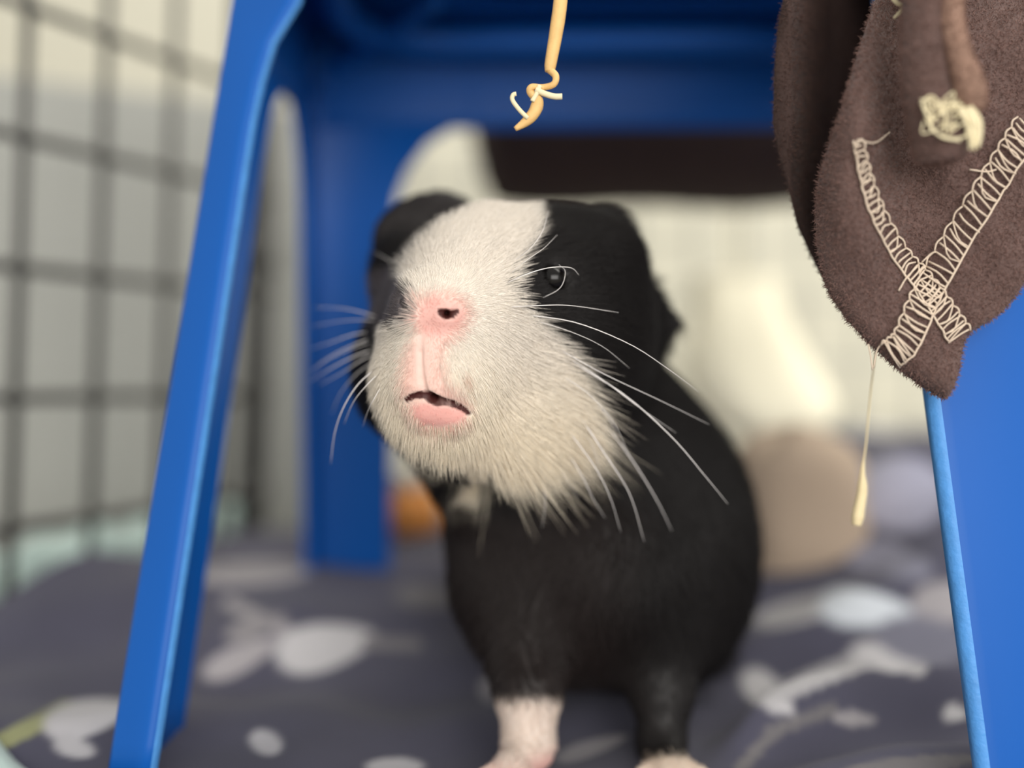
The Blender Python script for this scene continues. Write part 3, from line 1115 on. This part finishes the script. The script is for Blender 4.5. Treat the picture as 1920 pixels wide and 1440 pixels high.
# ---- whiskers: each one a part
WH = [
    ([(955, 576), (1010, 573), (1070, 573), (1160, 586)], .2),
    ([(985, 590), (1080, 605), (1180, 645), (1250, 690), (1310, 735)], .2),
    ([(1040, 650), (1130, 700), (1240, 752), (1330, 796)], .16),
    ([(1050, 662), (1120, 705), (1200, 765), (1268, 812)], .14),
    ([(1060, 672), (1170, 740), (1260, 820), (1320, 890), (1365, 945)], .3),
    ([(1080, 770), (1130, 845), (1180, 925), (1208, 1016)], .3),
    ([(1115, 770), (1180, 855), (1230, 935), (1260, 996)], .28),
    ([(1060, 800), (1115, 875), (1145, 935), (1164, 998)], .22),
    ([(1055, 835), (1090, 890), (1112, 935), (1135, 972)], .18),
    ([(1010, 870), (1020, 915), (1022, 950), (1016, 990)], .15),
    ([(1100, 740), (1130, 770), (1150, 800), (1160, 830)], .16),
    ([(948, 532), (985, 515), (1030, 502), (1070, 502), (1086, 516)], .24),
    ([(1015, 560), (1050, 540), (1060, 510), (1048, 496)], .12),
    ([(960, 492), (995, 465), (1018, 432), (1028, 395)], .12),
    ([(955, 515), (985, 490), (1020, 465), (1045, 440)], .10),
    ([(712, 596), (680, 586), (640, 578), (588, 576)], .2),
    ([(712, 602), (680, 600), (640, 602), (584, 612)], .14),
    ([(698, 622), (660, 628), (620, 642), (582, 654)], .24),
    ([(700, 632), (660, 648), (620, 668), (584, 694)], .24),
    ([(700, 655), (665, 668), (625, 688), (580, 716)], .30),
    ([(702, 662), (670, 680), (640, 700), (598, 722)], .22),
    ([(706, 690), (672, 720), (645, 762), (628, 810), (620, 870)], .26),
    ([(712, 698), (685, 725), (662, 755), (645, 795)], .2),
    ([(718, 720), (700, 750), (690, 770), (680, 800)], .14),
    ([(1048, 700), (1105, 740), (1150, 790), (1178, 850)], .12),
    ([(1090, 800), (1108, 830), (1120, 865), (1124, 900)], .12),
    ([(1045, 850), (1052, 880), (1066, 905), (1085, 935)], .12),
    ([(1000, 600), (1070, 622), (1130, 650), (1180, 690)], .10),
    ([(700, 640), (655, 656), (612, 676), (582, 700)], .14),
    ([(704, 676), (670, 700), (640, 735), (622, 775)], .14),
    ([(742, 500), (725, 485), (712, 478), (700, 470)], .12),
]
for pl, w in WH:
    a = march(pl[0][0], pl[0][1], sdf_full)
    if a is None: a = P(*pl[0], .285)
    right = pl[-1][0] > pl[0][0]
    n = len(pl)
    pp = [a]
    dmin = a[1]
    for i in range(1, n):
        d = a[1] + (.004 if right else .010) * i / (n - 1) - .004 * math.sin(math.pi * i / (n - 1))
        h = march(pl[i][0], pl[i][1], sdf_full)
        if h is not None: d = min(d, h[1] - .006 - .003 * i / n)
        pp.append(P(*pl[i], d))
    sp = spline(pp, 18)
    t = np.linspace(0, 1, 18)
    mesh('whisker', *tube_vf(sp, (w * .00052) * (1 - .85 * t ** 1.3) + .000025, 5), M['whisker'], pig)

# ------------------------------------------------------------------ brown fleece piece hanging from the stool's front edge


def lerp_rows(rows, y):
    rows = np.array(rows, float)
    return np.interp(y, rows[:, 0], rows[:, 1])


FL_L = [(-160, 1662), (0, 1640), (100, 1608), (200, 1578), (290, 1548), (340, 1533), (400, 1528), (470, 1532), (540, 1550), (600, 1588), (645, 1630), (690, 1680), (720, 1722), (738, 1750), (747, 1772)]
FL_R = [(-160, 2080), (300, 2060), (420, 1990), (500, 1938), (540, 1915), (580, 1884), (610, 1842), (622, 1818), (640, 1808), (670, 1802), (700, 1797), (725, 1789), (740, 1780), (747, 1774)]
BK_L = [(-160, 1490), (0, 1468), (60, 1457), (130, 1452), (230, 1449), (300, 1462), (360, 1480), (420, 1494), (470, 1516), (520, 1541), (560, 1560), (600, 1592), (640, 1640)]
BK_R = [(-160, 1760), (0, 1730), (200, 1680), (400, 1640), (520, 1640), (600, 1645), (640, 1650)]


def bumps(px, py):
    return .0011 * np.sin(px * .021 + py * .012) * np.sin(py * .017 - px * .006 + 1) + .0005 * np.sin(px * .05 - py * .03)


def flap_depth(px, py):
    """distance of the front face of the flap's middle surface"""
    d = .2560 + .010 * smooth(150, -160, py) - .009 * np.exp(-((px - 1600) / 80) ** 2) * smooth(680, 250, py)
    d = d + .003 * np.exp(-((px - 1700 - (py - 300) * .1) / 45.) ** 2) * smooth(640, 380, py)
    return d + bumps(px, py) - .002 * smooth(560, 740, py)


def back_depth(px, py):
    return .2680 + .040 * smooth(1478, 1560, px) * smooth(560, 330, py) - .004 * smooth(420, 640, py) + bumps(px * 1.3 + 50, py)


def sheet(name, L, R, depth, th, nu, nv, y0, y1, mat_, parent, roll=.004):
    V = []
    ys = np.concatenate([np.linspace(y0, y1 - 60, nv - 14, endpoint=False), y1 - 60 * (1 - np.linspace(0, 1, 14)) ** 1.6])
    for py in ys:
        xl, xr = lerp_rows(L, py), lerp_rows(R, py)
        for side in (0, 1):
            us = np.linspace(0, 1, nu)
            us = .5 - .5 * np.cos(us * math.pi) if side == 0 else .5 + .5 * np.cos(us * math.pi)
            if side == 1: us = us[1:-1]
            for u in us:
                px = xl + (xr - xl) * u
                wpx = min((px - xl), (xr - px))
                e = math.sqrt(max(0., 1 - (1 - min(1, wpx / 16.)) ** 2))       # rounded edge
                rl = roll * (1 - min(1, (px - xl) / 60.)) ** 2
                d = float(depth(np.array(px), np.array(py))) + rl + (th * e if side else -th * e)
                V.append(P(px, py, d))
    m = nu + nu - 2
    n = len(ys)
    Fc = []
    for i in range(n - 1):
        for k in range(m):
            k2 = (k + 1) % m
            Fc.append((i * m + k, (i + 1) * m + k, (i + 1) * m + k2, i * m + k2))
    Fc.append(tuple(range(m))); Fc.append(tuple((n - 1) * m + k for k in range(m))[::-1])
    return mesh(name, V, Fc, mat_, parent)


fl = empty('fleece_flap', tuple(P(1700, -150, .262)))
tag(fl, 'brown fleece flap with crossed overlock seams hanging from the stool at upper right', 'fleece')
front_o = sheet('front_flap', FL_L, FL_R, flap_depth, .0014, 70, 110, -160, 747, M['fleece'], fl)
back_o = sheet('back_fold', BK_L, BK_R, back_depth, .0014, 44, 90, -160, 640, M['fleece_dark'], fl, .002)  # darker fleece paints in the shade inside the fold


def face_pt(px, py, off):
    px = float(px); py = float(py)
    rl = .004 * (1 - min(1, max(0, px - lerp_rows(FL_L, py)) / 60.)) ** 2
    return P(px, py, float(flap_depth(np.array(px), np.array(py))) + rl - .0014 - off)


# overlock seams: a straight thread, a looped thread, and crossing stitches
def seam(path, w0, w1, nst, flip):
    n = nst * 4
    pt = np.array(path, float)
    c = spline(np.column_stack([pt, np.zeros(len(pt))]), n)[:, :2]
    tg = np.gradient(c, axis=0); tg /= np.linalg.norm(tg, axis=1)[:, None]
    nm = np.stack([-tg[:, 1], tg[:, 0]], 1)
    wd = np.linspace(w0, w1, n) * .5
    nm = nm * flip
    A = c + nm * wd[:, None]; B = c - nm * wd[:, None]
    th = .00023
    mb = MB()
    jj = lambda s: random.uniform(-s, s)
    mb.tube([face_pt(p[0] + jj(1.5), p[1] + jj(1.5), .0011) for p in A[::2]], th * 1.15, 6)
    so = mb.build('seam', M['thread'], fl); so['label'] = 'cream overlock seam'
    for s in range(nst):
        i0, i1 = s * 4, min(n - 1, s * 4 + 4)
        mb = MB()
        # loop along the far edge
        a0, a1 = B[i0], B[i1]
        e = B[(i0 + i1) // 2] - nm[(i0 + i1) // 2] * 5
        mb.tube(spline([face_pt(*a0, .0010), face_pt(*e, .0013), face_pt(*a1, .0010)], 6), th, 5)
        # two crossing rungs
        m0 = A[i0] + (A[i1] - A[i0]) * .35
        mb.tube(spline([face_pt(*(a0 + [jj(3), jj(3)]), .0011), face_pt(*((a0 + m0) / 2 + [jj(4), jj(4)]), .0016), face_pt(*m0, .0011)], 6), th, 5)
        m1 = A[i0] + (A[i1] - A[i0]) * .75
        q = B[i0] + (B[i1] - B[i0]) * .55
        mb.tube(spline([face_pt(*(q + [jj(4), jj(4)]), .0011), face_pt(*((q + m1) / 2 + [jj(5), jj(5)]), .0017), face_pt(*(m1 + [jj(3), jj(3)]), .0011)], 6), th, 5)
        if random.random() < .5:
            mb.tube(spline([face_pt(*a0, .0012), face_pt(*((q + m1) / 2 + [jj(6), jj(6)]), .0018), face_pt(*m1, .0012)], 6), th * .85, 5)
        mb.build('stitch', M['thread'], so)


seam([(1608, 262), (1622, 330), (1648, 405), (1690, 480), (1728, 525), (1765, 578), (1800, 632)], 14, 46, 19, 1)
seam([(1930, 232), (1895, 290), (1850, 362), (1800, 442), (1755, 518), (1728, 575), (1700, 640), (1668, 668)], 50, 52, 20, -1)
mb = MB()
for pl in ([(1608, 262), (1640, 268), (1668, 248)], [(1720, 500), (1700, 520), (1685, 545)], [(1728, 492), (1745, 476), (1755, 472)], [(1818, 318), (1850, 322), (1868, 318)],
           [(1660, 640), (1645, 655), (1638, 690)], [(1628, 645), (1632, 665), (1636, 694)]):
    mb.tube(spline([face_pt(x, y, .0014) for x, y in pl], 8), .0002, 5)
o = mb.build('loose_threads', M['thread'], fl); o['kind'] = 'stuff'
# running stitch along the fold at the top
for i in range(7):
    y = -40 + i * 24
    x = lerp_rows(FL_L, y) + 16
    x2 = lerp_rows(FL_L, y + 14) + 16
    mesh('stitch', *tube_vf([face_pt(x, y, -.0012), face_pt((x + x2) / 2, y + 7, -.0006), face_pt(x2, y + 14, -.0012)], .0003, 5), M['thread'], fl)

# rolled strap ends in front of the flap
SD = .2390
st = tube_vf(spline([P(1735, -170, SD + .012), P(1738, -60, SD + .004), P(1735, 60, SD), P(1738, 150, SD - .001), P(1752, 225, SD), P(1762, 268, SD + .001), P(1766, 292, SD + .002), P(1767, 302, SD + .002)], 40),
             np.interp(np.linspace(0, 1, 40), [0, .4, .7, .85, .93, .98, 1], [.0046, .0050, .0056, .0056, .0047, .0026, .0004]), 20)
mb = MB(); mb.add(*st)
strap = mb.build('strap', M['fleece'], fl)
st2 = tube_vf(spline([P(1800, -170, SD + .010), P(1786, -60, SD + .002), P(1782, 30, SD - .003), P(1796, 100, SD - .005), P(1812, 150, SD - .005), P(1818, 185, SD - .004), P(1816, 214, SD - .003)], 36),
              np.interp(np.linspace(0, 1, 36), [0, .5, .75, .9, .97, 1], [.0026, .0027, .0036, .0034, .0022, .0005]), 18)
strap2 = mesh('strap', *st2, M['strap'], fl)
strap2['label'] = 'rolled strap end with frayed cream threads'
mb = MB()
rs = random.Random(3)


def thr(pl, r, dd=-.006):
    mb.tube(spline([P(x, y, SD + dd + rs.uniform(-.0006, .0006)) for x, y in pl], 24), r, 6)


for q in range(7):
    o_ = rs.uniform(-9, 9); thr([(1806 + o_, 203), (1820 + o_ * 1.2, 226), (1828 + o_ * 1.3, 250), (1824 + o_ * .6, 262 + rs.uniform(0, 22))], np.linspace(.00055, .0003, 24), -.0064)
thr([(1818, 200), (1836, 225), (1838, 252), (1833, 276)], np.linspace(.0006, .0004, 24), -.0066)

thr([(1728, 185), (1735, 215), (1752, 248), (1790, 260), (1815, 254)], .00026)
thr([(1726, 195), (1745, 180), (1765, 200), (1750, 225), (1735, 210), (1728, 190)], .0003)
thr([(1745, 235), (1752, 200), (1790, 196), (1820, 200)], .0003)
thr([(1760, 215), (1785, 204), (1812, 206), (1832, 190), (1842, 168)], .0004)
for q in range(12):
    ax, ay = rs.uniform(1728, 1800), rs.uniform(185, 235)
    thr([(ax, ay), (ax + rs.uniform(-14, 30), ay + rs.uniform(-20, 24)), (ax + rs.uniform(0, 45), ay + rs.uniform(-10, 36)), (ax + rs.uniform(8, 60), ay + rs.uniform(-25, 30))], rs.uniform(.00012, .0002))
thr([(1740, 188), (1738, 220), (1762, 255), (1800, 264)], .00026)
thr([(1750, 180), (1772, 215), (1770, 250)], .00024)
thr([(1805, 190), (1830, 178), (1845, 160)], .0003)
o = mb.build('frayed_threads', M['cream_thread'], fl)
o['kind'] = 'stuff'
mb = MB()
thr([(1665, -20), (1680, 4), (1700, 12), (1732, 18)], np.linspace(.0006, .0004, 24), .012)
thr([(1700, 8), (1686, 24), (1676, 34)], np.linspace(.0006, .0003, 24), .012)
o = mb.build('tied_thread', M['cream_thread'], fl)


# fleece pile
def pile(o, count, length, rad, tint, spread, name):
    me = o.data
    n = len(me.vertices)
    co = np.empty(n * 3); me.vertices.foreach_get('co', co); co = co.reshape(-1, 3)
    off = np.array(o.location) + np.array(o.parent.location)
    co = co + off
    fs = [p.vertices[:] for p in me.polygons if len(p.vertices) == 4]
    fs = np.array(fs)
    a, b_, c, d = (co[fs[:, i]] for i in range(4))
    nrm = np.cross(b_ - a, d - a); ln = np.linalg.norm(nrm, axis=1)
    w = ln / ln.sum()
    k = RNG.choice(len(fs), count, p=w)
    u, v = RNG.random((2, count, 1))
    p0 = (a[k] * (1 - u) + b_[k] * u) * (1 - v) + (d[k] * (1 - u) + c[k] * u) * v
    nn2 = nrm[k] / (ln[k][:, None] + 1e-15)
    # make sure they point outwards
    cc = co.mean(0)
    K2 = 4
    pts = np.empty((count, K2, 3)); pts[:, 0] = p0
    ph = p0 * 420
    fld = np.stack([np.sin(ph[:, 0] + 2 * np.sin(ph[:, 2] * .7)), np.sin(ph[:, 1]), np.sin(ph[:, 2] * .9 + 2 * np.cos(ph[:, 0] * .8))], 1)
    dirn = nn2 + fld * spread * .6 + RNG.normal(0, spread, (count, 3))
    dirn /= np.linalg.norm(dirn, axis=1)[:, None]
    cur = p0.copy(); LL = length * RNG.uniform(.4, 1.3, (count, 1))
    for q in range(1, K2):
        dirn = dirn + RNG.normal(0, .35, (count, 3)); dirn /= np.linalg.norm(dirn, axis=1)[:, None]
        cur = cur + dirn * LL / (K2 - 1)
        pts[:, q] = cur
    tc = np.array(tint) * RNG.uniform(.65, 1.35, (count, 1))
    hair(name, pts, np.tile(np.array([1, .9, .7, .3])[None] * rad, (count, 1)), tc, M['pile'], fl)


TB = lin(124, 98, 91)
pile(front_o, 70000, .0011, .00006, TB, .55, 'fleece_pile')
pile(back_o, 30000, .0011, .00006, lin(84, 64, 58), .55, 'fleece_pile')  # darker tint puts the fold's shade into the pile
pile(strap, 12000, .0010, .00006, TB, .5, 'fleece_pile')
pile(strap2, 6000, .0008, .00006, lin(132, 104, 92), .5, 'fleece_pile')  # paler tint, the strap's lit side painted into its pile

# ------------------------------------------------------------------ straw twine hanging in front, and one behind
mb = MB()
TD = .2645
tw = spline([P(1052, -395, TD), P(1062, -250, TD), P(1058, -80, TD), P(1050, 10, TD), P(1042, 65, TD), P(1034, 110, TD), P(1030, 135, TD)], 50)
fr = spline([P(1030, 130, TD), P(1042, 143, TD - .001), P(1038, 158, TD - .001), P(1018, 164, TD), P(998, 163, TD - .001), P(994, 172, TD - .0005), P(1008, 188, TD), P(1002, 210, TD), P(986, 228, TD), P(966, 242, TD)], 60)
twine = empty('twine', tuple(P(1052, -395, TD)))
tag(twine, 'straw-coloured twine with a knotted frayed end hanging above the guinea pig', 'twine')
# merge twine strands as named parts
mesh('cord', *tube_vf(tw, np.interp(np.linspace(0, 1, 50), [0, .6, .92, 1], [.0016, .0017, .0014, .0011]), 10), M['raffia'], twine)
mesh('frayed_end', *tube_vf(fr, np.interp(np.linspace(0, 1, 60), [0, .25, .45, .55, .72, .85, 1], [.0009, .0008, .0008, .0009, .0016, .0014, .0006]), 10), M['raffia'], twine)
for pl, r in (([(1004, 168), (1022, 176), (1040, 181), (1054, 181)], .00075), ([(990, 222), (974, 206), (961, 188), (962, 178), (968, 176)], .00055), ([(1012, 160), (1006, 176), (998, 190)], .0006)):
    mesh('strand', *tube_vf(spline([P(x, y, TD - .0012) for x, y in pl], 14), r, 8), M['cream_thread'], twine)

sw = empty('straw_string', tuple(P(1648, 560, .275)))
tag(sw, 'pale straw string dangling behind the tip of the brown fleece', 'string')
pp = spline([P(1650, 560, .2735), P(1644, 640, .276), P(1632, 740, .278), P(1624, 830, .279), P(1618, 880, .279), P(1617, 920, .279), P(1610, 960, .279), P(1606, 985, .279)], 50)
mesh('strand', *tube_vf(pp, np.interp(np.linspace(0, 1, 50), [0, .5, .60, .68, .9, 1], [.0002, .00022, .0007, .0013, .0017, .0012]), 8), M['straw'], sw)
